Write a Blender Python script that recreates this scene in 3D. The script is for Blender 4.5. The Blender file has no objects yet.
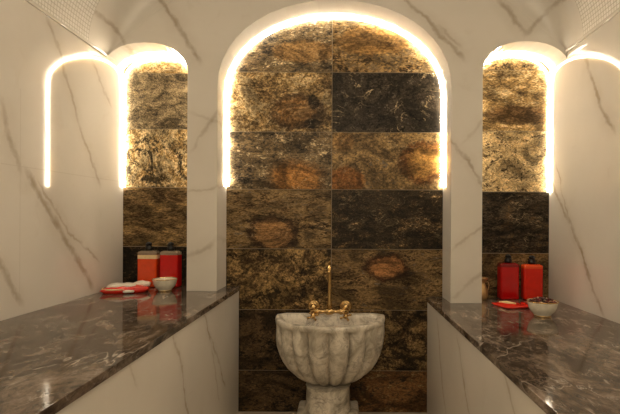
import bpy, bmesh, math, random
from mathutils import Vector
random.seed(7)
PI = math.pi
C = bpy.context.scene.collection
SC = bpy.context.scene

# ------------------------------------------------------------------ measures (metres)
CAMZ = 1.045
F = 450.0
VPX, VPY = 342.0, 222.0
XL, XR = -1.203, 1.137            # side walls
YP, YS = 2.284, 2.472             # face of the arched wall, face of the slate
YBACK = -0.75
BL, BR = CAMZ - 0.354, CAMZ - 0.409     # bench tops
WTL, WTR = CAMZ + 0.846, CAMZ + 0.880   # side wall tops
YM = 2.13                         # end of the mosaic vault
NL0, NL1 = XL, -0.787             # left niche
NC0, NC1 = -0.635, 0.553          # middle niche
NR0, NR1 = 0.711, XR              # right niche

# ------------------------------------------------------------------ node helpers
class NT:
    def __init__(self, name):
        self.m = bpy.data.materials.new(name); self.m.use_nodes = True
        self.t = self.m.node_tree; self.n = self.t.nodes; self.l = self.t.links
        self.b = self.n['Principled BSDF']
        g = self.n.new('ShaderNodeNewGeometry'); self.pos = g.outputs['Position']
    def set(self, sock, v):
        if hasattr(v, 'is_linked'): self.l.new(v, sock)
        else:
            if isinstance(v, (tuple, list)) and len(v) == 3 and sock.type == 'RGBA': v = (*v, 1)
            sock.default_value = v
    def math(self, op, a, b=None, c=None, clamp=False):
        n = self.n.new('ShaderNodeMath'); n.operation = op; n.use_clamp = clamp
        self.set(n.inputs[0], a)
        if b is not None: self.set(n.inputs[1], b)
        if c is not None: self.set(n.inputs[2], c)
        return n.outputs[0]
    def vmath(self, op, a, b):
        n = self.n.new('ShaderNodeVectorMath'); n.operation = op
        self.set(n.inputs[0], a); self.set(n.inputs[1], b)
        return n.outputs['Value'] if op in ('DOT_PRODUCT', 'LENGTH') else n.outputs[0]
    def mapping(self, v, loc=(0,0,0), scale=(1,1,1), rot=(0,0,0)):
        n = self.n.new('ShaderNodeMapping'); self.set(n.inputs[0], v)
        n.inputs['Location'].default_value = loc; n.inputs['Rotation'].default_value = rot; n.inputs['Scale'].default_value = scale
        return n.outputs[0]
    def noise(self, v, scale, detail=6, rough=.6, dist=0.0):
        n = self.n.new('ShaderNodeTexNoise'); self.set(n.inputs['Vector'], v)
        n.inputs['Scale'].default_value = scale; n.inputs['Detail'].default_value = detail
        n.inputs['Roughness'].default_value = rough; n.inputs['Distortion'].default_value = dist
        return n.outputs['Fac']
    def mix(self, f, a, b, mode='MIX'):
        n = self.n.new('ShaderNodeMix'); n.data_type = 'RGBA'; n.blend_type = mode
        self.set(n.inputs['Factor'], f); self.set(n.inputs['A'], a) if False else None
        self.set(n.inputs[6], a); self.set(n.inputs[7], b)
        return n.outputs[2]
    def ramp(self, f, stops):
        n = self.n.new('ShaderNodeValToRGB'); self.set(n.inputs[0], f)
        e = n.color_ramp.elements
        while len(e) < len(stops): e.new(0.5)
        for k, (p, c) in enumerate(stops):
            e[k].position = p; e[k].color = (*c, 1) if len(c) == 3 else c
        return n.outputs[0]
    def step(self, v, lo, hi, a=0.0, b=1.0):
        n = self.n.new('ShaderNodeMapRange'); n.interpolation_type = 'SMOOTHSTEP'
        self.set(n.inputs[0], v)
        for k, x in enumerate((lo, hi, a, b)): self.set(n.inputs[k+1], x)
        return n.outputs[0]
    def bump(self, h, strength=.2, dist=.002):
        n = self.n.new('ShaderNodeBump'); n.inputs['Strength'].default_value = strength
        n.inputs['Distance'].default_value = dist; self.set(n.inputs['Height'], h)
        self.l.new(n.outputs[0], self.b.inputs['Normal'])
    def done(self, col, rough=.3, **kw):
        self.set(self.b.inputs['Base Color'], col); self.set(self.b.inputs['Roughness'], rough)
        for k, v in kw.items(): self.set(self.b.inputs[k.replace('_', ' ')], v)
        return self.m

def plain(name, col, rough=.4, **kw):
    """a one-substance material with a little procedural unevenness"""
    t = NT(name)
    f = t.noise(t.pos, 60, 4)
    c = t.mix(t.step(f, .3, .7), tuple(x*.92 for x in col), tuple(min(1, x*1.06) for x in col))
    return t.done(c, rough, **kw)

# points on the walls that the stone veins run through (wall coordinates)
def on_x(px, py, c):
    s = (px - VPX)/c; return Vector((c, F/s, CAMZ + (VPY - py)/s))
def on_y(px, py, Y):
    s = F/Y; return Vector(((px - VPX)/s, Y, CAMZ + (VPY - py)/s))

WHITE = (.70, .662, .595)
VEIN = (.31, .235, .15)
def marble(name, veins, seed=0, base=WHITE, rough=.045, cloud=.5, joints=(), normal=Vector((0,1,0))):
    t = NT(name)
    p = t.mapping(t.pos, loc=(seed*3.1, seed*1.7, seed*.9))
    big = t.noise(p, 2.2, 5, .55)
    n1 = t.noise(p, 5.0, 4, .6); n2 = t.noise(p, 28.0, 5, .7); n3 = t.noise(p, 9.0, 3, .5)
    col = t.mix(t.step(big, .35, .75, 0, cloud), base, tuple(b*k for b, k in zip(base, (.86, .85, .83))))
    # faint hairline veins
    rid = t.math('ABSOLUTE', t.math('SUBTRACT', t.noise(p, 1.7, 6, .55, .6), .5))
    hair = t.math('MULTIPLY', t.step(rid, .0, .02, 1, 0), t.step(n3, .5, .7, 0, .14))
    col = t.mix(hair, col, (.5, .43, .34))
    wob = t.math('ADD', t.math('MULTIPLY', t.math('SUBTRACT', n1, .5), .10), t.math('MULTIPLY', t.math('SUBTRACT', n2, .5), .022))
    for (a, b, w, s) in veins:
        d = (b - a); L = d.length; d = d/L; nn = d.cross(normal).normalized()
        rel = t.vmath('SUBTRACT', t.pos, tuple(a))
        dist = t.math('ABSOLUTE', t.math('ADD', t.vmath('DOT_PRODUCT', rel, tuple(nn)), wob))
        tt = t.vmath('DOT_PRODUCT', rel, tuple(d))
        m = t.math('MULTIPLY', t.step(tt, -.05, .03), t.step(tt, L-.03, L+.05, 1, 0))
        w *= 1.35; core = t.math('POWER', t.step(dist, 0, w*2.2, 1, 0), 1.1)
        halo = t.step(dist, 0, w*7, .22, 0)
        k = t.math('MULTIPLY', t.math('MAXIMUM', core, halo), t.math('MULTIPLY', m, t.step(n3, .25, .6, s*.35, s)))
        col = t.mix(k, col, VEIN)
    for (a, b, w) in joints:
        d = (b - a).normalized(); nn = d.cross(normal).normalized()
        rel = t.vmath('SUBTRACT', t.pos, tuple(a))
        dist = t.math('ABSOLUTE', t.vmath('DOT_PRODUCT', rel, tuple(nn)))
        tt = t.vmath('DOT_PRODUCT', rel, tuple(d))
        m = t.math('MULTIPLY', t.math('GREATER_THAN', tt, 0), t.math('LESS_THAN', tt, (b-a).length))
        col = t.mix(t.math('MULTIPLY', t.math('MULTIPLY', t.step(dist, w*.5, w, 1, 0), m), .35), col, (.5, .45, .38))
    return t.done(col, rough, IOR=1.68)

def dark_marble(name, seed=0):
    t = NT(name)
    p = t.mapping(t.pos, loc=(seed*4.3, seed*2.2, 0), rot=(0, 0, .5 if seed else -.45), scale=(1, .55, 1))
    n1 = t.noise(p, 9, 9, .75, .8); n2 = t.noise(p, 45, 7, .75)
    f = t.math('ADD', t.math('MULTIPLY', n1, .7), t.math('MULTIPLY', n2, .3))
    col = t.ramp(f, [(.38, (.018, .012, .008)), (.46, (.065, .046, .034)), (.53, (.14, .105, .078)), (.62, (.27, .21, .165))])
    q = t.mapping(t.pos, loc=(seed*4.3+1, seed*2.2, 0), rot=(0, 0, .75 if seed else -.75), scale=(1, .42, 1))
    for sc, w, k in ((2.6, .006, .6), (6.5, .010, .4), (14., .014, .22)):
        r = t.math('ABSOLUTE', t.math('SUBTRACT', t.noise(q, sc, 5, .6, .5), .5))
        gate = t.step(t.noise(t.pos, sc*1.3, 3, .5), .46, .62, 0, k)
        col = t.mix(t.math('MULTIPLY', t.step(r, 0, w, 1, 0), gate), col, (.62, .55, .47))
    return t.done(col, .07, IOR=1.45, Specular_IOR_Level=.30)

def slate(name, seed, stops, scale=5, stretch=(1, 1, 1.6), rot=0, blotch=0.0, bscale=9, bcol=(.012, .009, .006),
          patches=(), scratch=0.0, sscale=6, scol=(.62, .50, .33), rough=.42):
    """riven slate tile: banded noise colours, black blotches, rust patches, pale scratches"""
    t = NT(name)
    p0 = t.mapping(t.pos, loc=(seed*5.37, 0, seed*3.11))
    p = t.mapping(p0, rot=(0, rot, 0), scale=stretch)
    n1 = t.noise(p, scale*1.5, 9, .7, 1.0); n2 = t.noise(p, scale*4.5, 7, .75, .6); n3 = t.noise(p, scale*15, 5, .75)
    f = t.math('ADD', t.math('MULTIPLY', n1, .40), t.math('ADD', t.math('MULTIPLY', n2, .38), t.math('MULTIPLY', n3, .22)))
    col = t.ramp(f, stops)
    w1 = t.math('MULTIPLY', t.math('SUBTRACT', t.noise(p0, 16, 8, .75, .8), .5), 1.35)
    for (cx, cz, rx, rz, c_in, c_rim, k) in patches:
        rel = t.vmath('SUBTRACT', t.pos, (cx, 0, cz))
        rel = t.vmath('MULTIPLY', rel, (1/rx, 0, 1/rz))
        d = t.math('ADD', t.vmath('LENGTH', rel, (0,0,0)), w1)
        fine = t.step(n2, .40, .58, .68, 1)
        col = t.mix(t.math('MULTIPLY', t.step(d, .75, 1.05, k, 0), fine), col, c_in)
        if c_rim: 
            ring = t.math('MULTIPLY', t.step(d, .62, .9), t.step(d, .95, 1.25, 1, 0))
            col = t.mix(t.math('MULTIPLY', ring, t.step(n2, .38, .55, .55, .97)), col, c_rim)
    if blotch:
        b = t.math('ADD', t.math('MULTIPLY', t.noise(p, bscale*1.3, 9, .8, .6), .7), t.math('MULTIPLY', n2, .3))
        th = .5 + (0.5-blotch)*.35
        col = t.mix(t.step(b, th, th+.05, 0, .93), col, bcol)
    if scratch:
        r = t.math('ABSOLUTE', t.math('SUBTRACT', t.noise(p, sscale, 5, .6, 1.4), .5))
        g = t.step(t.noise(p0, sscale*1.2, 3, .5), .46, .62, 0, scratch)
        col = t.mix(t.math('MULTIPLY', t.step(r, 0, .016, 1, 0), g), col, scol)
    big = t.step(t.noise(p, scale*.8, 6, .7, 1.2), .38, .62, .36, 1.35)
    fin = t.step(n3, .38, .62, .5, 1.4)
    cm = t.n.new('ShaderNodeCombineColor'); v = t.math('MULTIPLY', big, fin)
    for q, k in enumerate((1.0, .94, .79)): t.set(cm.inputs[q], t.math('MULTIPLY', v, k))
    col = t.mix(1.0, col, cm.outputs[0], 'MULTIPLY')
    h = t.math('ADD', t.math('MULTIPLY', n1, .6), t.math('MULTIPLY', n2, .5))
    t.bump(h, .35, .006)
    t.b.inputs['Specular IOR Level'].default_value = .14
    return t.done(col, rough)

# ------------------------------------------------------------------ mesh helpers
def obj(name, bm, mats, parent=None, smooth=False, loc=None):
    me = bpy.data.meshes.new(name)
    bmesh.ops.recalc_face_normals(bm, faces=bm.faces)
    bm.to_mesh(me); bm.free()
    for m in (mats if isinstance(mats, list) else [mats]): me.materials.append(m)
    if smooth:
        for f in me.polygons: f.use_smooth = True
    o = bpy.data.objects.new(name, me); C.objects.link(o)
    if parent: o.parent = parent
    if loc is not None: o.location = loc
    return o
def tag(o, label, cat, group=None, kind=None):
    o['label'] = label; o['category'] = cat
    if group: o['group'] = group
    if kind: o['kind'] = kind
    return o
def thing(name, label, cat, loc=(0,0,0), rz=0, group=None):
    o = bpy.data.objects.new(name, None); C.objects.link(o); o.empty_display_size = .05
    o.location = loc; o.rotation_euler = (0, 0, rz)
    return tag(o, label, cat, group)
def struct(o): o['kind'] = 'structure'; return o
def add_box(bm, a, b, mat=0, bevel=0, seg=2):
    vs = [bm.verts.new((x, y, z)) for x in (a[0], b[0]) for y in (a[1], b[1]) for z in (a[2], b[2])]
    fs = [bm.faces.new([vs[i] for i in q]) for q in ((0,1,3,2), (4,6,7,5), (0,4,5,1), (2,3,7,6), (0,2,6,4), (1,5,7,3))]
    for f in fs: f.material_index = mat
    if bevel:
        es = list({e for f in fs for e in f.edges})
        bmesh.ops.bevel(bm, geom=es, offset=bevel, segments=seg, affect='EDGES', profile=.5)
def box(a, b, bevel=0, seg=2):
    bm = bmesh.new(); add_box(bm, a, b, 0, bevel, seg); return bm
def add_lathe(bm, prof, n=32, c=(0,0,0), axis='Z', cap=True):
    rings = []
    for (r, h) in prof:
        ring = []
        for k in range(n):
            a = 2*PI*k/n
            v = (r*math.cos(a), r*math.sin(a), h)
            if axis == 'Y': v = (v[0], v[2], v[1])
            if axis == 'X': v = (v[2], v[0], v[1])
            ring.append(bm.verts.new((c[0]+v[0], c[1]+v[1], c[2]+v[2])))
        rings.append(ring)
    for i in range(len(rings)-1):
        for k in range(n):
            bm.faces.new((rings[i][k], rings[i][(k+1)%n], rings[i+1][(k+1)%n], rings[i+1][k]))
    if cap:
        bm.faces.new(rings[0]); bm.faces.new(rings[-1])
def lathe(*a, **k):
    bm = bmesh.new(); add_lathe(bm, *a, **k); return bm
def add_tube(bm, pts, r, n=10):
    pts = [Vector(p) for p in pts]; rings = []
    rr = r if isinstance(r, (list, tuple)) else [r]*len(pts)
    up = None
    for i, p in enumerate(pts):
        d = (pts[min(i+1, len(pts)-1)] - pts[max(i-1, 0)]).normalized()
        if up is None: up = Vector((0,1,0)) if abs(d.y) < .8 else Vector((1,0,0))
        u = (up - d*up.dot(d)).normalized(); up = u; v = d.cross(u)
        rings.append([bm.verts.new(p + (u*math.cos(2*PI*k/n) + v*math.sin(2*PI*k/n))*rr[i]) for k in range(n)])
    for i in range(len(rings)-1):
        for k in range(n):
            bm.faces.new((rings[i][k], rings[i][(k+1)%n], rings[i+1][(k+1)%n], rings[i+1][k]))
    bm.faces.new(rings[0]); bm.faces.new(rings[-1])
def tube(*a, **k):
    bm = bmesh.new(); add_tube(bm, *a, **k); return bm
def rounded_prism(hw, hd, rad, prof, n=6):
    """rounded-rectangle section swept up; prof = [(inset, z)]"""
    bm = bmesh.new(); rings = []
    for (ins, z) in prof:
        w, d, r = hw-ins, hd-ins, max(rad-ins*.6, .002); ring = []
        for (sx, sy, a0) in ((1,1,0), (-1,1,PI/2), (-1,-1,PI), (1,-1,1.5*PI)):
            for k in range(n+1):
                a = a0 + PI/2*k/n
                ring.append(bm.verts.new((sx*(w-r)+r*math.cos(a), sy*(d-r)+r*math.sin(a), z)))
        rings.append(ring)
    m = len(rings[0])
    for i in range(len(rings)-1):
        for k in range(m): bm.faces.new((rings[i][k], rings[i][(k+1)%m], rings[i+1][(k+1)%m], rings[i+1][k]))
    bm.faces.new(rings[0]); bm.faces.new(rings[-1])
    return bm

# arch outlines in (x, z)
def arch(x0, x1, zs, b, n, ex=2.0):
    c, a = (x0+x1)/2, (x1-x0)/2
    out = []
    for k in range(n+1):
        th = PI - PI*k/n
        cs, sn = math.cos(th), math.sin(th)
        out.append((c + a*math.copysign(abs(cs)**(2/ex), cs), zs + b*max(0, sn)**(2/ex)))
    return out
ARC_L = lambda i=0.0, n=14: arch(NL0+i, NL1-i, CAMZ+.755, .150-i, n, 2.15)
ARC_C = lambda i=0.0, n=22: arch(NC0+i, NC1-i, CAMZ+.690, .438-i, n, 2.06)
ARC_R = lambda i=0.0, n=14: arch(NR0+i, NR1-i, CAMZ+.765, .156-i, n, 2.15)
VB = .66
def vault(n=48, grow=0.0):
    c, a = (XL+XR)/2, (XR-XL)/2
    out = []
    for k in range(n+1):
        th = PI - PI*k/n; x = c + a*math.cos(th)
        out.append((x, WTL + (WTR-WTL)*(x-XL)/(XR-XL) + VB*math.sin(th) + grow))
    return out

# ------------------------------------------------------------------ setting
PX, PZ = Vector((1,0,0)), Vector((0,0,1))
L = lambda *q: [on_x(px, py, XL) for px, py in q]
R = lambda *q: [on_x(px, py, XR) for px, py in q]
E = lambda *q: [on_y(px, py, YP) for px, py in q]
def chain(pts, w, s): return [(pts[i], pts[i+1], w, s) for i in range(len(pts)-1)]

vl = (chain(L((44,8), (60,52), (75,110), (98,184)), .007, .55) + chain(L((27,176), (55,222), (92,288)), .010, .75)
      + chain(L((40,186), (70,235), (97,262)), .005, .55) + chain(L((0,258), (19,304)), .008, .6)
      + chain(L((94,66), (110,104)), .006, .5) + chain(L((0,104), (8,142), (17,170)), .008, .6))
jl = [(L((20,90))[0], L((20,308))[0], .0025), (L((0.5,165))[0], L((122,183))[0], .0025)]
vr = (chain(R((584,56), (598,92), (612,130)), .008, .7) + chain(R((546,172), (572,224), (603,312)), .007, .7)
      + chain(R((556,166), (576,240), (590,272)), .004, .6))
ve = (chain(E((160,-4), (177,28), (197,60)), .009, .8) + chain(E((99,4), (124,48)), .008, .7)
      + chain(E((186,114), (222,124)), .006, .3) + chain(E((190,150), (218,112)), .006, .5)
      + chain(E((186,258), (215,243)), .008, .6) + chain(E((190,192), (216,186)), .004, .4)
      + chain(E((497,-4), (522,30)), .008, .7) + chain(E((566,-3), (526,30)), .008, .6) + chain(E((462,140), (484,119)), .006, .3)
      + chain(E((453,138), (483,185)), .005, .8) + chain(E((456,296), (484,270)), .006, .6) + chain(E((456,250), (484,225)), .005, .5)
      + chain(E((404,-4), (428,20), (460,58)), .008, .7) + chain(E((440,28), (456,44)), .005, .5))
M_left = marble('white marble left', vl, 1, joints=jl, normal=PX)
M_right = marble('white marble right', vr, 2, normal=PX)
M_end = marble('white marble arches', ve, 3)
M_plainm = marble('white marble plain', [], 4)

# floor, side walls, wall behind the camera
struct(obj('floor', box((XL-.1, YBACK-.1, -.08), (XR+.1, YS+.12, 0)), marble('floor stone', [], 9, base=(.42, .35, .26), rough=.35)))
struct(obj('wall_left', box((XL-.1, YBACK, 0), (XL, YS, WTL)), M_left))
struct(obj('wall_right', box((XR, YBACK, 0), (XR+.1, YS, WTR)), M_right))
bm = bmesh.new()
vf = vault()
for y in (YBACK-.1, YBACK):
    pass
f0 = [bm.verts.new((x, YBACK, z)) for x, z in [(XL, 0)] + vf + [(XR, 0)]]
f1 = [bm.verts.new((x, YBACK-.1, z)) for x, z in [(XL, 0)] + vf + [(XR, 0)]]
bm.faces.new(f0); bm.faces.new(f1)
for k in range(len(f0)): bm.faces.new((f0[k], f0[(k+1)%len(f0)], f1[(k+1)%len(f0)], f1[k]))
struct(obj('wall_front', bm, M_plainm))

# arched end wall: one outline with three arched openings, extruded to the slate
def vz(x):
    c, a = (XL+XR)/2, (XR-XL)/2
    return WTL + (WTR-WTL)*(x-XL)/(XR-XL) + VB*math.sqrt(max(0, 1-((x-c)/a)**2)) + .02
vx = [x for x, z in vault(64)]
low = []                                     # lower outline, left to right
def pier(x0, x1, zb):
    return [(x0, zb)] + [(x, zb) for x in vx if x0+.002 < x < x1-.002] + [(x1, zb)]
def clipped(pts, x, left):
    """cut the arch where it runs into the side wall"""
    if not left: pts = pts[::-1]
    for k in range(len(pts)-1):
        (xa, za), (xb, zb) = pts[k], pts[k+1]
        if (xa - x)*(xb - x) <= 0 and xa != xb:
            out = [(x, za + (zb-za)*(x-xa)/(xb-xa))] + pts[k+1:]
            break
    return out if left else out[::-1]
low = (clipped(arch(NL0-.022, NL1, CAMZ+.755, .152, 16, 2.15), XL, True) + pier(NL1, NC0, BL) + ARC_C() + pier(NC1, NR0, BR)
       + clipped(arch(NR0, NR1+.022, CAMZ+.765, .158, 16, 2.15), XR, False))
bm = bmesh.new()
def col4(x, z):
    zt = max(vz(x), z+.004)
    return [bm.verts.new(v) for v in ((x, YP, z), (x, YP, zt), (x, YS-.0015, zt), (x, YS-.0015, z))]
cols = [col4(x, z) for x, z in low]
for A, B in zip(cols[:-1], cols[1:]):
    if abs(A[0].co.x - B[0].co.x) < 1e-6:     # vertical jamb of an opening
        bm.faces.new((A[0], B[0], B[3], A[3])); continue
    for k in range(4): bm.faces.new((A[k], A[(k+1)%4], B[(k+1)%4], B[k]))
bm.faces.new(cols[0]); bm.faces.new(list(reversed(cols[-1])))
bmesh.ops.remove_doubles(bm, verts=[v for c in cols for v in (c[1], c[2])], dist=1e-5)
struct(obj('wall_back', bm, M_end))

# barrel vault of mosaic, and its plain marble end band
def vault_shell(y0, y1, th=.05, ny=1):
    bm = bmesh.new(); uv = bm.loops.layers.uv.new('UVMap')
    pts = vault(64); s = [0]
    for i in range(1, len(pts)): s.append(s[-1] + math.hypot(pts[i][0]-pts[i-1][0], pts[i][1]-pts[i-1][1]))
    lo = [[bm.verts.new((x, y, z)) for x, z in pts] for y in (y0, y1)]
    c = (XL+XR)/2
    hi = [[bm.verts.new((c+(x-c)*1.03, y, z+th)) for x, z in pts] for y in (y0, y1)]
    for i in range(len(pts)-1):
        f = bm.faces.new((lo[0][i], lo[0][i+1], lo[1][i+1], lo[1][i]))
        for lp in f.loops:
            k = i if lp.vert in (lo[0][i], lo[1][i]) else i+1
            lp[uv].uv = (s[k], lp.vert.co.y)
        bm.faces.new((hi[0][i], hi[1][i], hi[1][i+1], hi[0][i+1]))
        for e in (0, 1): bm.faces.new((lo[e][i], hi[e][i], hi[e][i+1], lo[e][i+1]))
    for i in (0, len(pts)-1): bm.faces.new((lo[0][i], lo[1][i], hi[1][i], hi[0][i]))
    return bm
t = NT('mosaic tile')
uvn = t.n.new('ShaderNodeUVMap')
br = t.n.new('ShaderNodeTexBrick'); t.l.new(uvn.outputs[0], br.inputs['Vector'])
br.offset = 0; br.squash = 1
for k, v in (('Color1', (.86, .83, .78, 1)), ('Color2', (.80, .77, .70, 1)), ('Mortar', (.56, .52, .45, 1)), ('Scale', 1.0), ('Mortar Size', .0018),
             ('Mortar Smooth', .2), ('Brick Width', .0185), ('Row Height', .0185)): br.inputs[k].default_value = v
t.bump(t.math('SUBTRACT', 1.0, br.outputs['Fac']), .5, .002)
M_mosaic = t.done(br.outputs['Color'], .22)
o = struct(obj('ceiling', vault_shell(YBACK, YM), M_mosaic, smooth=False))
def cove():
    """plain marble cove that carries the end of the vault round into the arched wall"""
    bm = bmesh.new(); n = 72; c, a = (XL+XR)/2, (XR-XL)/2; face = []; back = []
    for k in range(n+1):
        th = PI - PI*k/n; cs, sn = math.cos(th), math.sin(th)
        x0 = c + a*cs; z0 = WTL + (WTR-WTL)*(x0-XL)/(XR-XL) + VB*sn
        nx, nz = cs/a, sn/VB; q = math.hypot(nx, nz); nx, nz = nx/q, nz/q
        d = .17*(1-math.exp(-4.5*sn))
        pts = [(x0 - nx*d*(1-math.cos(PI/2*j/14)), YM + (YP-.0006-YM)*math.sin(PI/2*j/14), z0 - nz*d*(1-math.cos(PI/2*j/14))) for j in range(15)]
        face.append([bm.verts.new(p) for p in pts])
        back.append([bm.verts.new(p) for p in (pts[0], (x0, YM, z0+.03), (x0, YP-.0006, z0+.03), pts[-1])])
    for A, B in zip(face[:-1], face[1:]):
        for j in range(14): bm.faces.new((A[j], B[j], B[j+1], A[j+1])).smooth = True
    for A, B in zip(back[:-1], back[1:]):
        for j in range(3): bm.faces.new((A[j], A[j+1], B[j+1], B[j]))
    return bm
struct(obj('trim_1', cove(), marble('white marble cove', ve, 3, rough=.38)))
# narrow stone ledge along the top of each side wall
struct(obj('trim_2', box((XL, YBACK, WTL-.014), (XL+.010, YP, WTL), .002), M_plainm))
struct(obj('trim_3', box((XR-.010, YBACK, WTR-.014), (XR, YP, WTR), .002), M_plainm))

# ------------------------------------------------------------------ slate wall
def S(*cols, lo=.425, hi=.575):
    n = len(cols); return [(lo + (hi-lo)*k/(n-1), c) for k, c in enumerate(cols)]
GOLD, CREAM, RUST, TAN, GREY, DARK, BLK, BRN = ((.36,.24,.105), (.60,.49,.32), (.30,.12,.03), (.22,.155,.08), (.125,.105,.085), (.028,.022,.016), (.007,.006,.005), (.10,.062,.03))
def px(x, y): 
    p = on_y(x, y, YS); return p.x, p.z
def patch(x, y, rx, ry, ci, cr, k=.85):
    c = px(x, y); return (c[0], c[1], rx/182, ry/182, ci, cr, k)
Zc = [CAMZ+v*.978 if v > -1 else 0 for v in (1.20, .840, .5045, .182, -.152, -.494, -.835, -1.045)]
Zl = [CAMZ+v*.978 if v > -1 else 0 for v in (1.00, .829, .517, .189, -.143, -.478, -.82, -1.045)]
Zr = [CAMZ+v*.978 if v > -1 else 0 for v in (1.00, .857, .515, .174, -.171, -.51, -.84, -1.045)]
XM = on_y(331.5, 0, YS).x
cl = [slate('slate grey rust', 1, S(DARK, GREY, TAN, GREY, CREAM), 5, (1,1,2.2), patches=[patch(305,52,36,12,(.36,.21,.08),None,.7)]),
      slate('slate gold dark blotch', 2, S(BRN, TAN, GOLD, CREAM, TAN), 5, (1,1,1.4), patches=[patch(296,112,26,16,(.38,.19,.06),(.10,.06,.03),.7), patch(313,102,6,9,BLK,None,1), patch(312,124,11,6,BLK,None,1)], scratch=.35),
      slate('slate grey rust dome', 3, S(DARK, GREY, TAN, GREY, CREAM), 6, (1,1,1.6), patches=[patch(296,180,28,20,(.42,.20,.055),(.16,.10,.05),.9)], scratch=.8, sscale=6),
      slate('slate tan rosette', 4, S(DARK, BRN, TAN, TAN, GREY), 6, (1,1,3), patches=[patch(272,234,24,17,(.36,.20,.09),(.035,.02,.012),.8)], scratch=.5),
      slate('slate black gold', 5, S(BRN, BRN, TAN, GOLD, TAN), 6, (1,1,1.2), .6, blotch=.50, bscale=7),
      slate('slate dark low', 6, S(BLK, DARK, BRN, DARK, BRN), 5, (1,1,1.5), blotch=.4),
      slate('slate dark brown foot', 7, S(BLK, DARK, BRN, DARK, BRN), 5, (1,1,2.2), blotch=.3)]
cr = [slate('slate golden veined', 11, S(DARK, BRN, GOLD, GREY, GOLD), 4, (1,1,1.8), patches=[patch(375,40,46,16,(.44,.24,.07),None,.6)], scratch=.8, sscale=4),
      slate('slate charcoal scratched', 12, S(BLK, DARK, (.06,.048,.036), DARK, GREY), 7, (1,1,1.3), scratch=.95, sscale=6),
      slate('slate ochre', 13, S(BRN, TAN, TAN, GOLD, GREY), 5, (1,1,1.3), patches=[patch(345,180,22,14,RUST,None,.9), patch(425,163,24,20,(.46,.25,.07),(.14,.06,.02),.85), patch(342,142,12,10,(.42,.24,.09),None,.6)], scratch=.5, sscale=4),
      slate('slate charcoal speckled', 14, S(BLK, DARK, (.05,.038,.022), DARK, BRN, TAN, CREAM, lo=.42, hi=.63), 8, (1,1,2.0), scratch=.35, sscale=9),
      slate('slate brown rosette', 15, S(DARK, BRN, TAN, BRN, GREY), 5, (1,1,2.6), patches=[patch(387,267,21,13,(.36,.17,.07),(.045,.02,.01),.85)]),
      slate('slate black bronze', 16, S(BRN, BRN, TAN, BRN), 7, (1,1,1.2), .5, blotch=.56, bscale=9),
      slate('slate russet foot', 17, S(DARK, BRN, (.16,.075,.03), BRN, TAN), 5, (1,1,2.2))]
sl = [slate('slate pale gold', 21, S(TAN, GOLD, CREAM, TAN, lo=.38, hi=.64), 6),
      slate('slate grey gold', 22, S(DARK, GREY, (.22,.175,.115), (.36,.30,.21), GREY, lo=.38, hi=.63), 9, (1,1,1.7), -.6, scratch=.6, sscale=9, scol=(.5,.36,.16)),
      slate('slate leopard', 23, S(TAN, GOLD, CREAM, CREAM), 8, (1,1,.8), .3, blotch=.52, bscale=9),
      slate('slate plain brown', 24, S(BRN, BRN, TAN, TAN, GOLD), 5, (1,1,3.4)),
      slate('slate near black', 25, S(BLK, DARK, BLK, DARK, BRN), 7),
      slate('slate dark left foot', 26, S(BLK, DARK, BRN), 6), None]
sr = [slate('slate gold cap', 31, S(DARK, TAN, GOLD, CREAM), 6),
      slate('slate gold banded', 32, S(BRN, TAN, GOLD, CREAM, (.34,.27,.17), lo=.39, hi=.62), 6, (1,1,2.2), patches=[patch(520,114,40,10,(.13,.07,.03),None,.85)]),
      slate('slate cream dark lines', 33, S(DARK, TAN, CREAM, GOLD, CREAM), 7, (1,1,1.5), .5, blotch=.34, bscale=10, bcol=(.06,.04,.02)),
      slate('slate charcoal right', 34, S(BLK, DARK, (.06,.048,.036), BRN), 7, (1,1,2.4), scratch=.5, sscale=7),
      slate('slate umber', 35, S(DARK, BRN, TAN, BRN), 5, (1,1,2.6)),
      slate('slate dark right foot', 36, S(BLK, DARK, BRN), 6), None]
M_grout = plain('pale grout', (.30, .24, .16), .8)
bm = bmesh.new(); mats = [M_grout]
add_box(bm, (XL-.1, YS+.003, 0), (XR+.1, YS+.10, CAMZ+1.3), 0)
G = .0016
def tiles(x0, x1, Z, ms):
    for k in range(7):
        if ms[k] is None: continue
        if ms[k] not in mats: mats.append(ms[k])
        add_box(bm, (x0+G, YS, Z[k+1]+G), (x1-G, YS+.02, Z[k]-G), mats.index(ms[k]))
XB = -.70; XC = .63
tiles(XB, XM, Zc, cl); tiles(XM, XC, Zc, cr)
tiles(XL-.05, XB, Zl, sl); tiles(XC, XR+.05, Zr, sr)
struct(obj('wall_slate', bm, mats))

# ------------------------------------------------------------------ LED light lines in the niches
def emitter(name, col, s):
    m = bpy.data.materials.new(name); m.use_nodes = True
    n = m.node_tree.nodes; b = n['Principled BSDF']
    b.inputs['Base Color'].default_value = (1, .95, .85, 1)
    b.inputs['Emission Color'].default_value = (*col, 1); b.inputs['Emission Strength'].default_value = s
    return m
LEDCOL = (1.0, .87, .68)
M_led = emitter('warm led', LEDCOL, 24); M_led_small = emitter('warm led small', LEDCOL, 15)
def led(arcf, zend, label):
    i = .009
    pts = arcf(i, 40); x0, x1 = pts[0][0], pts[-1][0]
    zs = pts[0][1]
    p = [(x0, zend)] + [(x0, zend + (zs-zend)*k/4) for k in range(1, 4)] + pts + [(x1, zs - (zs-zend)*k/4) for k in range(1, 4)] + [(x1, zend)]
    o = obj('led_strip', tube([(x, YS-.009, z) for x, z in p], .006, n=10), M_led if arcf is ARC_C else M_led_small, smooth=True)
    return tag(o, label, 'light strip', 'glowing strips around the niches')
led(ARC_C, CAMZ+.193, 'glowing warm white light strip outlining the tall middle arch above the basin')
led(ARC_L, CAMZ+.185, 'glowing warm white light strip outlining the small niche left of the middle arch')
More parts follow.
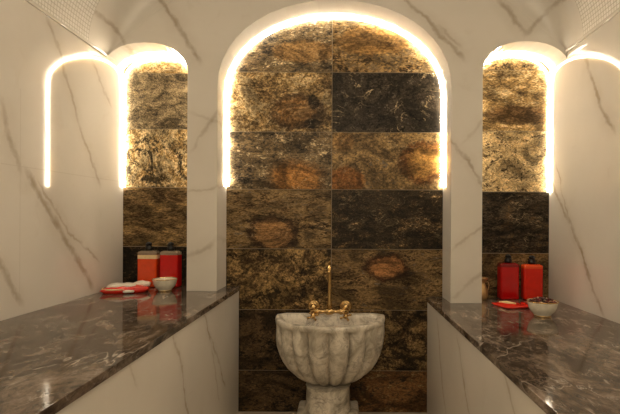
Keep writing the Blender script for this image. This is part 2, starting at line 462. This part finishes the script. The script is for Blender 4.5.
led(ARC_R, CAMZ+.170, 'glowing warm white light strip outlining the small niche right of the middle arch')

# ------------------------------------------------------------------ benches
def bench(x_wall, x_edge, ztop, label, seed, veins):
    s = 1 if x_edge > x_wall else -1
    t = thing('bench', label, 'bench', ((x_wall+x_edge)/2, (YBACK+YS)/2, 0), 0, 'marble benches along the side walls')
    loc = -Vector(t.location)
    x0, x1 = sorted((x_wall + s*.0005, x_edge))
    obj('seat_slab', box((x0, YBACK, ztop-.024), (x1, YS-.001, ztop-.0003), .0015), dark_marble('dark veined marble %d' % seed, seed), t, loc=loc)
    x0, x1 = sorted((x_wall + s*.0005, x_edge - s*.006))
    obj('front_panel', box((x0, YBACK, 0), (x1, YS-.001, ztop-.0245)), marble('bench panel marble %d' % seed, veins, 5+seed, normal=PX), t, loc=loc)
xeL, xeR = -.558, .465
BLp = lambda *q: [on_x(px_, py_, xeL+.006) for px_, py_ in q]
BRp = lambda *q: [on_x(px_, py_, xeR+.006) for px_, py_ in q]
bench(XL, xeL, BL, 'long built-in bench on the left with dark marble top and pale veined front', 0,
      chain(BLp((176,326), (186,372), (192,420)), .004, .6) + chain(BLp((207,310), (217,350), (228,385)), .005, .6) + chain(BLp((134,364), (140,384)), .004, .4) + chain(BLp((212,330), (222,400)), .003, .4))
bench(XR, xeR, BR, 'long built-in bench on the right with dark marble top and pale veined front', 1,
      chain(BRp((438,322), (442,370), (447,420)), .004, .6) + chain(BRp((458,340), (465,380), (471,420)), .004, .55) + chain(BRp((505,370), (520,425)), .005, .5))

# ------------------------------------------------------------------ marble wash basin
t = NT('basin marble')
p = t.mapping(t.pos, rot=(.3, .5, 0))
n1 = t.noise(p, 9, 8, .65, 1.0)
col = t.ramp(n1, [(.32, (.21,.18,.135)), (.45, (.44,.39,.31)), (.57, (.68,.62,.52)), (.72, (.42,.35,.26))])
for sc, w, k in ((5, .022, .9), (11, .026, .7)):
    r = t.math('ABSOLUTE', t.math('SUBTRACT', t.noise(p, sc, 6, .62, 1.2), .5))
    g = t.step(t.noise(t.pos, sc, 3), .42, .6, 0, k*.8)
    col = t.mix(t.math('MULTIPLY', t.step(r, 0, w, 1, 0), g), col, (.20, .17, .14))
t.bump(t.noise(p, 60, 5, .7), .12, .002)
M_basin = t.done(col, .38)
BX, BYB = -.060, YS - .0015
AB, DB, ZR = .291, .345, .545
basin = thing('wash_basin', 'grey marble half round fluted wash basin on a pedestal under the middle arch', 'basin', (BX, BYB-.12, 0))
bl = Vector((0, .12, 0))
NPHI, NLOBE = 180, 9
def rim_pt(ph, a, d, ex=2.25):
    s_, c_ = math.sin(ph), math.cos(ph)
    return (a*math.copysign(abs(s_)**(2/ex), s_), -d*max(0, c_)**(2/ex))
bm = bmesh.new()
# (shrink, depth below rim, lobe amount)
prof = [(.985, 0, 0), (1.0, .004, 0), (1.006, .012, 0), (1.004, .024, .05), (1.0, .030, .6), (1.0, .045, 1), (1.005, .075, 1.05), (1.005, .11, 1.1), (.985, .145, 1.15), (.945, .185, 1.2), (.885, .225, 1.3), (.80, .265, 1.45),
        (.70, .297, 1.7), (.60, .32, 1.9), (.52, .335, 1.9), (.455, .342, 1.3), (.42, .340, .6), (.36, .338, 0)]
rings = []
for (f, dz, lb) in prof:
    ring = []
    for k in range(NPHI+1):
        ph = -PI/2 + PI*k/NPHI
        q = ph/PI*NLOBE
        lobe = abs(math.sin(q*PI))**.62            # rounded ribs with sharp grooves
        ff = f*(1 - .120*lb*(1-lobe)) if lb else f
        x, y = rim_pt(ph, AB*ff, DB*ff)
        if k == 0: ring.append(bm.verts.new((x*.84, 0, ZR - dz)))
        ring.append(bm.verts.new((x, y*.92 - .032*f, ZR - dz)))
        if k == NPHI: ring.append(bm.verts.new((x*.84, 0, ZR - dz)))
    rings.append(ring)
for i in range(len(rings)-1):
    for k in range(NPHI+2): bm.faces.new((rings[i][k], rings[i][k+1], rings[i+1][k+1], rings[i+1][k]))
# rim top and hollow
inner = []
for (ins, bk, dz) in ((.032, .036, 0), (.038, .042, .006), (.043, .047, .03), (.052, .056, .09), (.080, .080, .150), (.15, .13, .175)):
    ring = []
    for k in range(NPHI+1):
        ph = -PI/2 + PI*k/NPHI
        x, y = rim_pt(ph, AB-ins, DB-ins-bk, 2.3)
        if k == 0: ring.append(bm.verts.new((x*.90, -bk, ZR-dz)))
        ring.append(bm.verts.new((x, y*.97-bk-.012, ZR-dz)))
        if k == NPHI: ring.append(bm.verts.new((x*.90, -bk, ZR-dz)))
    inner.append(ring)
for i in range(len(inner)-1):
    for k in range(NPHI+2): bm.faces.new((inner[i][k], inner[i][k+1], inner[i+1][k+1], inner[i+1][k]))
for k in range(NPHI+2): bm.faces.new((rings[0][k], rings[0][k+1], inner[0][k+1], inner[0][k]))
# back ledge, back of the hollow, back face
bm.faces.new([rings[0][0], inner[0][0], inner[0][-1], rings[0][-1]])
for i in range(len(inner)-1): bm.faces.new((inner[i][0], inner[i][-1], inner[i+1][-1], inner[i+1][0]))
bm.faces.new(inner[-1])
for i in range(len(rings)-1): bm.faces.new((rings[i][0], rings[i][-1], rings[i+1][-1], rings[i+1][0]))
bm.faces.new(rings[-1])
bo = obj('bowl', bm, M_basin, basin, loc=bl)
for f in bo.data.polygons: f.use_smooth = len(f.vertices) == 4
bo.data.set_sharp_from_angle(angle=math.radians(50))
pd = obj('pedestal', lathe([(.118, .07), (.122, .085), (.116, .10), (.114, .15), (.112, .19), (.117, .2005)], 48, (-.008, .0, 0)), M_basin, basin, smooth=True)
pd.data.set_sharp_from_angle(angle=math.radians(40))
obj('plinth', box((-.168, -.16, 0), (.152, .118, .0695), .012, 3), M_basin, basin)
M_drain = plain('dark brass drain', (.28, .19, .08), .35, Metallic=1.0)
obj('drain', lathe([(.004, .0), (.022, .0), (.024, .003), (.0, .0031)], 20, (0, -.19+.12-.01, ZR-.1745), cap=False), M_drain, basin, smooth=True)

# ------------------------------------------------------------------ brass wall tap
M_brass = plain('polished gold brass', (.60, .40, .17), .24, Metallic=1.0)
fx = on_y(330.2, 305, YS).x; fz = CAMZ - .462
tap = thing('mixer_tap', 'gold brass wall tap with two cross handles and tall spout above the basin', 'tap', (fx, YS-.001, fz))
for s in (-1, 1):
    obj('wall_flange', lathe([(.002, 0), (.034, 0), (.034, -.004), (.030, -.010), (.020, -.016), (.014, -.022), (.013, -.055), (.002, -.056)], 28, (s*.087, 0, 0), 'Y'), M_brass, tap, smooth=True)
bm = bmesh.new()
add_lathe(bm, [(.002, -.104), (.013, -.103), (.013, -.07), (.017, -.066), (.017, -.058), (.011, -.050), (.010, -.030), (.012, -.02), (.0165, -.016), (.018, 0), (.0165, .016), (.012, .02), (.010, .030), (.011, .050), (.017, .058), (.017, .066), (.013, .07), (.013, .103), (.002, .104)], 24, (0, -.060, -.018), 'X')
obj('mixer_body', bm, M_brass, tap, smooth=True)
def cross(s):
    bm = bmesh.new(); c = Vector((s*.087, -.060, -.018))
    d = Vector((0, -.80, -.6)).normalized()
    add_tube(bm, [c + d*.004, c + d*.020, c + d*.028, c + d*.040, c + d*.046], [.012, .010, .013, .012, .005], 16)
    u = Vector((1, 0, 0)); v = d.cross(u)
    for k in range(4):
        a = PI/4*.6 + PI/2*k; w = u*math.cos(a) + v*math.sin(a)
        e = c + d*.034
        add_tube(bm, [e + w*.008, e + w*.022, e + w*.027, e + w*.033, e + w*.035], [.0048, .0044, .0068, .0062, .002], 12)
    return bm
for s in (-1, 1): obj('cross_handle', cross(s), M_brass, tap, smooth=True)
sp = [(0, -.060, -.005), (0, -.060, .02), (0, -.060, .10), (0, -.060, .185)]
for k in range(1, 13):
    a = PI*.93*k/12; sp.append((0, -.060 - .055*(1-math.cos(a)), .185 + .055*math.sin(a)))
bm = tube(sp, [.014, .0105, .0095, .0092] + [.0092]*11 + [.0105], 16)
obj('spout', bm, M_brass, tap, smooth=True)

# ------------------------------------------------------------------ bottles
M_pump = plain('black pump plastic', (.004, .004, .004), .4)
M_shoulder = plain('clear tinted plastic', (.55, .42, .30), .12, Transmission_Weight=.55)
def red(name, col, **kw):
    t = NT(name)
    n = t.noise(t.pos, 30, 3)
    return t.done(t.mix(t.step(n, .3, .7), tuple(c*.88 for c in col), col), .14, **kw)
M_red = red('red soap', (.62, .006, .004)); M_orange = red('orange soap', (.80, .075, .012)); M_cream = plain('cream foam', (.78, .60, .33), .4)
M_dred = red('deep red soap', (.50, .004, .004)); M_cap = red('dark red plastic', (.22, .004, .004))
def bottle(loc, rz, label, body_m, top_m, hw=.050, h=.173, top_h=.022):
    t = thing('pump_bottle', label, 'bottle', loc, rz, 'soap bottles in the side niches')
    r = .012
    obj('body', rounded_prism(hw, .034, r, [(.006, 0), (.001, .003), (0, .008), (0, h)]), body_m, t, smooth=False)
    obj('shoulder', rounded_prism(hw, .034, r, [(0, h+.0002), (0, h+top_h*.55), (.004, h+top_h*.8), (.016, h+top_h)]), top_m, t)
    z = h + top_h
    p = obj('pump', lathe([(.019, z+.0002), (.0195, z+.012), (.018, z+.018), (.013, z+.024), (.012, z+.030), (.0165, z+.032), (.014, z+.041), (.005, z+.046)], 24), M_pump, t, smooth=True)
    n = tube([(0, 0, z+.036), (.0, -.02, z+.037), (0, -.036, z+.033), (0, -.040, z+.027)], [.006, .0055, .0045, .004], 10)
    obj('nozzle', n, M_pump, p, smooth=True)
    return t
t1 = bottle((-1.043, 2.432, BL), .06, 'orange soap pump bottle with cream upper band, left one in the left niche', M_orange, M_shoulder)
obj('foam_band', rounded_prism(.0505, .0345, .0125, [(0, .152), (0, .1725)]), M_cream, t1)
bottle((-.924, 2.432, BL), -.04, 'red soap pump bottle behind the small bowl in the left niche', M_red, M_shoulder)
bottle((.897, 2.428, BR), .0, 'dark red soap pump bottle beside the metal jug in the right niche', M_dred, M_cap, h=.172)
bottle((1.022, 2.420, BR), -.12, 'bright red soap pump bottle nearest the right wall', red('red orange soap', (.68, .018, .006)), M_orange, h=.166)

# ------------------------------------------------------------------ bowls
M_china = plain('cream glazed china', (.74, .68, .55), .12, Coat_Weight=.4); M_gilt = plain('gilt edge', (.72, .46, .18), .25, Metallic=.9)
def bowl(loc, sc, label):
    t = thing('bowl', label, 'bowl', loc, 0, 'small bowls on the benches')
    P = [(.001, .004), (.030, .004), (.031, 0), (.035, 0), (.036, .008), (.040, .013), (.052, .026), (.059, .042), (.0625, .058), (.065, .066), (.0635, .0672), (.0605, .060), (.056, .042), (.048, .027), (.036, .017), (.001, .014)]
    o = obj('bowl_body', lathe([(r*sc, z*sc) for r, z in P], 48, cap=False), M_china, t, smooth=True)
    rim = bmesh.new()
    add_lathe(rim, [(r*sc, z*sc) for r, z in ((.0646, .0635), (.0660, .0660), (.0655, .0682), (.0630, .0682), (.0622, .0655))], 48, cap=False)
    obj('gilt_rim', rim, M_gilt, t, smooth=True)
    ft = bmesh.new(); add_lathe(ft, [(.0352*sc, .0005), (.0362*sc, .002), (.0362*sc, .005*sc), (.0355*sc, .007*sc)], 40, cap=False)
    obj('foot_line', ft, M_gilt, t, smooth=True)
    return t
bowl((-.898, 2.285, BL), .93, 'small cream bowl with gilt rim standing before the red bottle in the left niche')
bowl((.882, 1.975, BR), 1.0, 'small cream bowl with gilt rim heaped with dried petals on the right bench')
M_pet = [plain('dried petal brown', (.055, .014, .009), .7), plain('dried petal red', (.14, .016, .010), .7), plain('dried petal tan', (.42, .27, .15), .6)]
bm = bmesh.new()
for k in range(150):
    r = .054*math.sqrt(random.random()); a = random.random()*2*PI
    c = Vector((.882 + r*math.cos(a), 1.975 + r*math.sin(a), BR + .058 + .016*(1-(r/.056)**2) + random.uniform(-.003, .005)))
    w = random.uniform(.006, .011); n = 6; tl = Vector((random.uniform(-.6,.6), random.uniform(-.6,.6), 1)).normalized()
    u = tl.orthogonal().normalized(); v = tl.cross(u); mi = random.choice((0,0,0,1,1,2))
    lo = [bm.verts.new(c + (u*math.cos(2*PI*i/n)*w + v*math.sin(2*PI*i/n)*w*.7) + tl*(.003 if i % 2 else 0)) for i in range(n)]
    hi = [bm.verts.new(q.co + tl*.0015) for q in lo]
    fs = [bm.faces.new(lo), bm.faces.new(hi)] + [bm.faces.new((lo[i], lo[(i+1)%n], hi[(i+1)%n], hi[i])) for i in range(n)]
    for f in fs: f.material_index = mi
add_lathe(bm, [(.050, BR+.040), (.056, BR+.056), (.03, BR+.066), (.002, BR+.068)], 20, (.882, 1.975, 0))
tag(obj('dried_petals', bm, M_pet), 'dark dried petals heaped in the bowl on the right bench', 'petals', kind='stuff')

# ------------------------------------------------------------------ red packets
M_pack = plain('red glossy wrapper', (.68, .022, .010), .22); M_white = plain('white crumpled film', (.74, .66, .56), .35); M_gold = plain('pale gold print', (.75, .55, .26), .35)
def pillow(hl, hw, th, nu=26, nv=18, seed=0, wr=.1, lift=0.0, tilt=0.0):
    """soft wrapped packet: puffed rectangle with pinched, wrinkled edges"""
    rnd = random.Random(seed); ph = [rnd.random()*6 for _ in range(6)]
    bm = bmesh.new(); g = {}
    for sgn in (1, -1):
        for i in range(nu+1):
            for j in range(nv+1):
                u, v = i/nu*2-1, j/nv*2-1
                edge = i in (0, nu) or j in (0, nv)
                if sgn == -1 and edge: g[sgn, i, j] = g[1, i, j]; continue
                puff = (1-abs(u)**3.2)*(1-abs(v)**3.0)
                w = wr*th*(math.sin(4*u+2*v+ph[0]) + .7*math.sin(6*v-4*u+ph[1]) + .4*math.sin(10*u+ph[2]))
                z = th*.5 + (th*.5*puff**.6 + w*puff if sgn > 0 else -th*.5*min(1, puff*4))
                x = u*hl*(1+.02*math.sin(9*v+ph[3])); y = v*hw*(1+.03*math.sin(8*u+ph[4]))
                g[sgn, i, j] = bm.verts.new((x, y, z + tilt*(u+1)*.5))
    for sgn in (1, -1):
        for i in range(nu):
            for j in range(nv):
                bm.faces.new((g[sgn,i,j], g[sgn,i+1,j], g[sgn,i+1,j+1], g[sgn,i,j+1]))
    return bm
rz = .35
pk = thing('wrapped_packet', 'red and white film wrapped packet lying at the left wall', 'packet', (-1.079, 2.25, BL), rz)
pk.scale = (.84, .84, .84)
o1 = obj('wrapper', pillow(.128, .075, .040, seed=3, tilt=.0), M_pack, pk, smooth=True)
o2 = obj('film', pillow(.080, .052, .030, seed=5, wr=.09), M_white, pk, smooth=True, loc=(-.020, .006, .022))
o3 = obj('folded_end', pillow(.050, .040, .030, seed=8, wr=.08), M_white, pk, smooth=True, loc=(.085, .034, .026))
bm = tube([(-.124, .05, .022), (-.126, 0, .0225), (-.115, -.060, .023), (-.06, -.076, .024), (.0, -.0775, .023)], [.003, .005, .006, .005, .002], 8)
obj('gold_edge', bm, M_gold, pk, smooth=True)
obj('torn_corner', pillow(.030, .014, .014, seed=9, wr=.08), M_white, pk, smooth=True, loc=(.022, -.078, .006))

pr = thing('flat_packet', 'flat red packet with gold print lying in front of the right bottles', 'packet', (.822, 2.20, BR), .25)
obj('wrapper', pillow(.062, .070, .016, seed=11), M_pack, pr, smooth=True)
obj('gold_print', tube([(-.035, .035, .0165), (-.012, .005, .0168), (.012, -.030, .0165)], [.005, .010, .006], 8), M_gold, pr, smooth=True)
pr2 = thing('flat_packet', 'red packet with dark mottled top lying beside the petal bowl', 'packet', (.945, 2.20, BR), -.15)
obj('wrapper', pillow(.058, .062, .018, seed=14), M_pack, pr2, smooth=True)
t = NT('mottled print'); n = t.noise(t.pos, 90, 3)
obj('printed_panel', pillow(.044, .046, .008, seed=15), t.done(t.ramp(n, [(.4, (.06,.01,.008)), (.5, (.5,.03,.015)), (.62, (.6,.4,.2))]), .35), pr2, smooth=True, loc=(0, 0, .0125))

# ------------------------------------------------------------------ metal jug behind the right pier
jug = thing('jug', 'tan brass jug half hidden behind the right pier', 'jug', (.7495, 2.415, BR))
M_jug = plain('tan brass', (.62, .40, .18), .3, Metallic=.7)
obj('jug_body', lathe([(.001, 0), (.028, 0), (.031, .006), (.034, .026), (.032, .050), (.023, .075), (.018, .088), (.024, .098), (.034, .110), (.0345, .115), (.032, .117), (.017, .097), (.001, .09)], 36, cap=False), M_jug, jug, smooth=True)
obj('handle', tube([(.0195, 0, .090), (.036, 0, .092), (.041, 0, .075), (.038, 0, .055), (.032, 0, .045)], .0022, 8), M_jug, jug, smooth=True)

# ------------------------------------------------------------------ light, camera
def area(name, loc, rot, sx, sy, w, col):
    d = bpy.data.lights.new(name, 'AREA'); d.shape = 'RECTANGLE'; d.size = sx; d.size_y = sy; d.energy = w; d.color = col
    o = bpy.data.objects.new(name, d); C.objects.link(o); o.location = loc; o.rotation_euler = rot; return o
d = bpy.data.lights.new('overhead_fill', 'POINT'); d.energy = 8; d.color = (1, .84, .62); d.shadow_soft_size = .14  # unseen fill light, added overhead to brighten the walls and vault
o = bpy.data.objects.new('overhead_fill', d); C.objects.link(o); o.location = (-.03, .25, 2.05)
area('rear_fill', (-.03, YBACK+.02, 1.55), (PI/2, 0, 0), 1.0, 1.2, 4.2, (1, .84, .62))  # frontal fill added behind the camera; the wall there has no opening
w = bpy.data.worlds.new('World'); SC.world = w; w.use_nodes = True
w.node_tree.nodes['Background'].inputs[0].default_value = (1, .85, .65, 1); w.node_tree.nodes['Background'].inputs[1].default_value = .02

cd = bpy.data.cameras.new('camera'); cam = bpy.data.objects.new('camera', cd); C.objects.link(cam)
cam.location = (0, 0, CAMZ); cam.rotation_euler = (PI/2, math.radians(-.28), 0)
cd.sensor_width = 36; cd.lens = F/620*36; cd.shift_x = -(VPX-310)/620; cd.shift_y = (VPY-207)/620; cd.clip_start = .02
SC.camera = cam
SC.view_settings.view_transform = 'Standard'; SC.view_settings.look = 'None'; SC.view_settings.gamma = 1
SC.view_settings.use_curve_mapping = False; SC.view_settings.exposure = 1.2
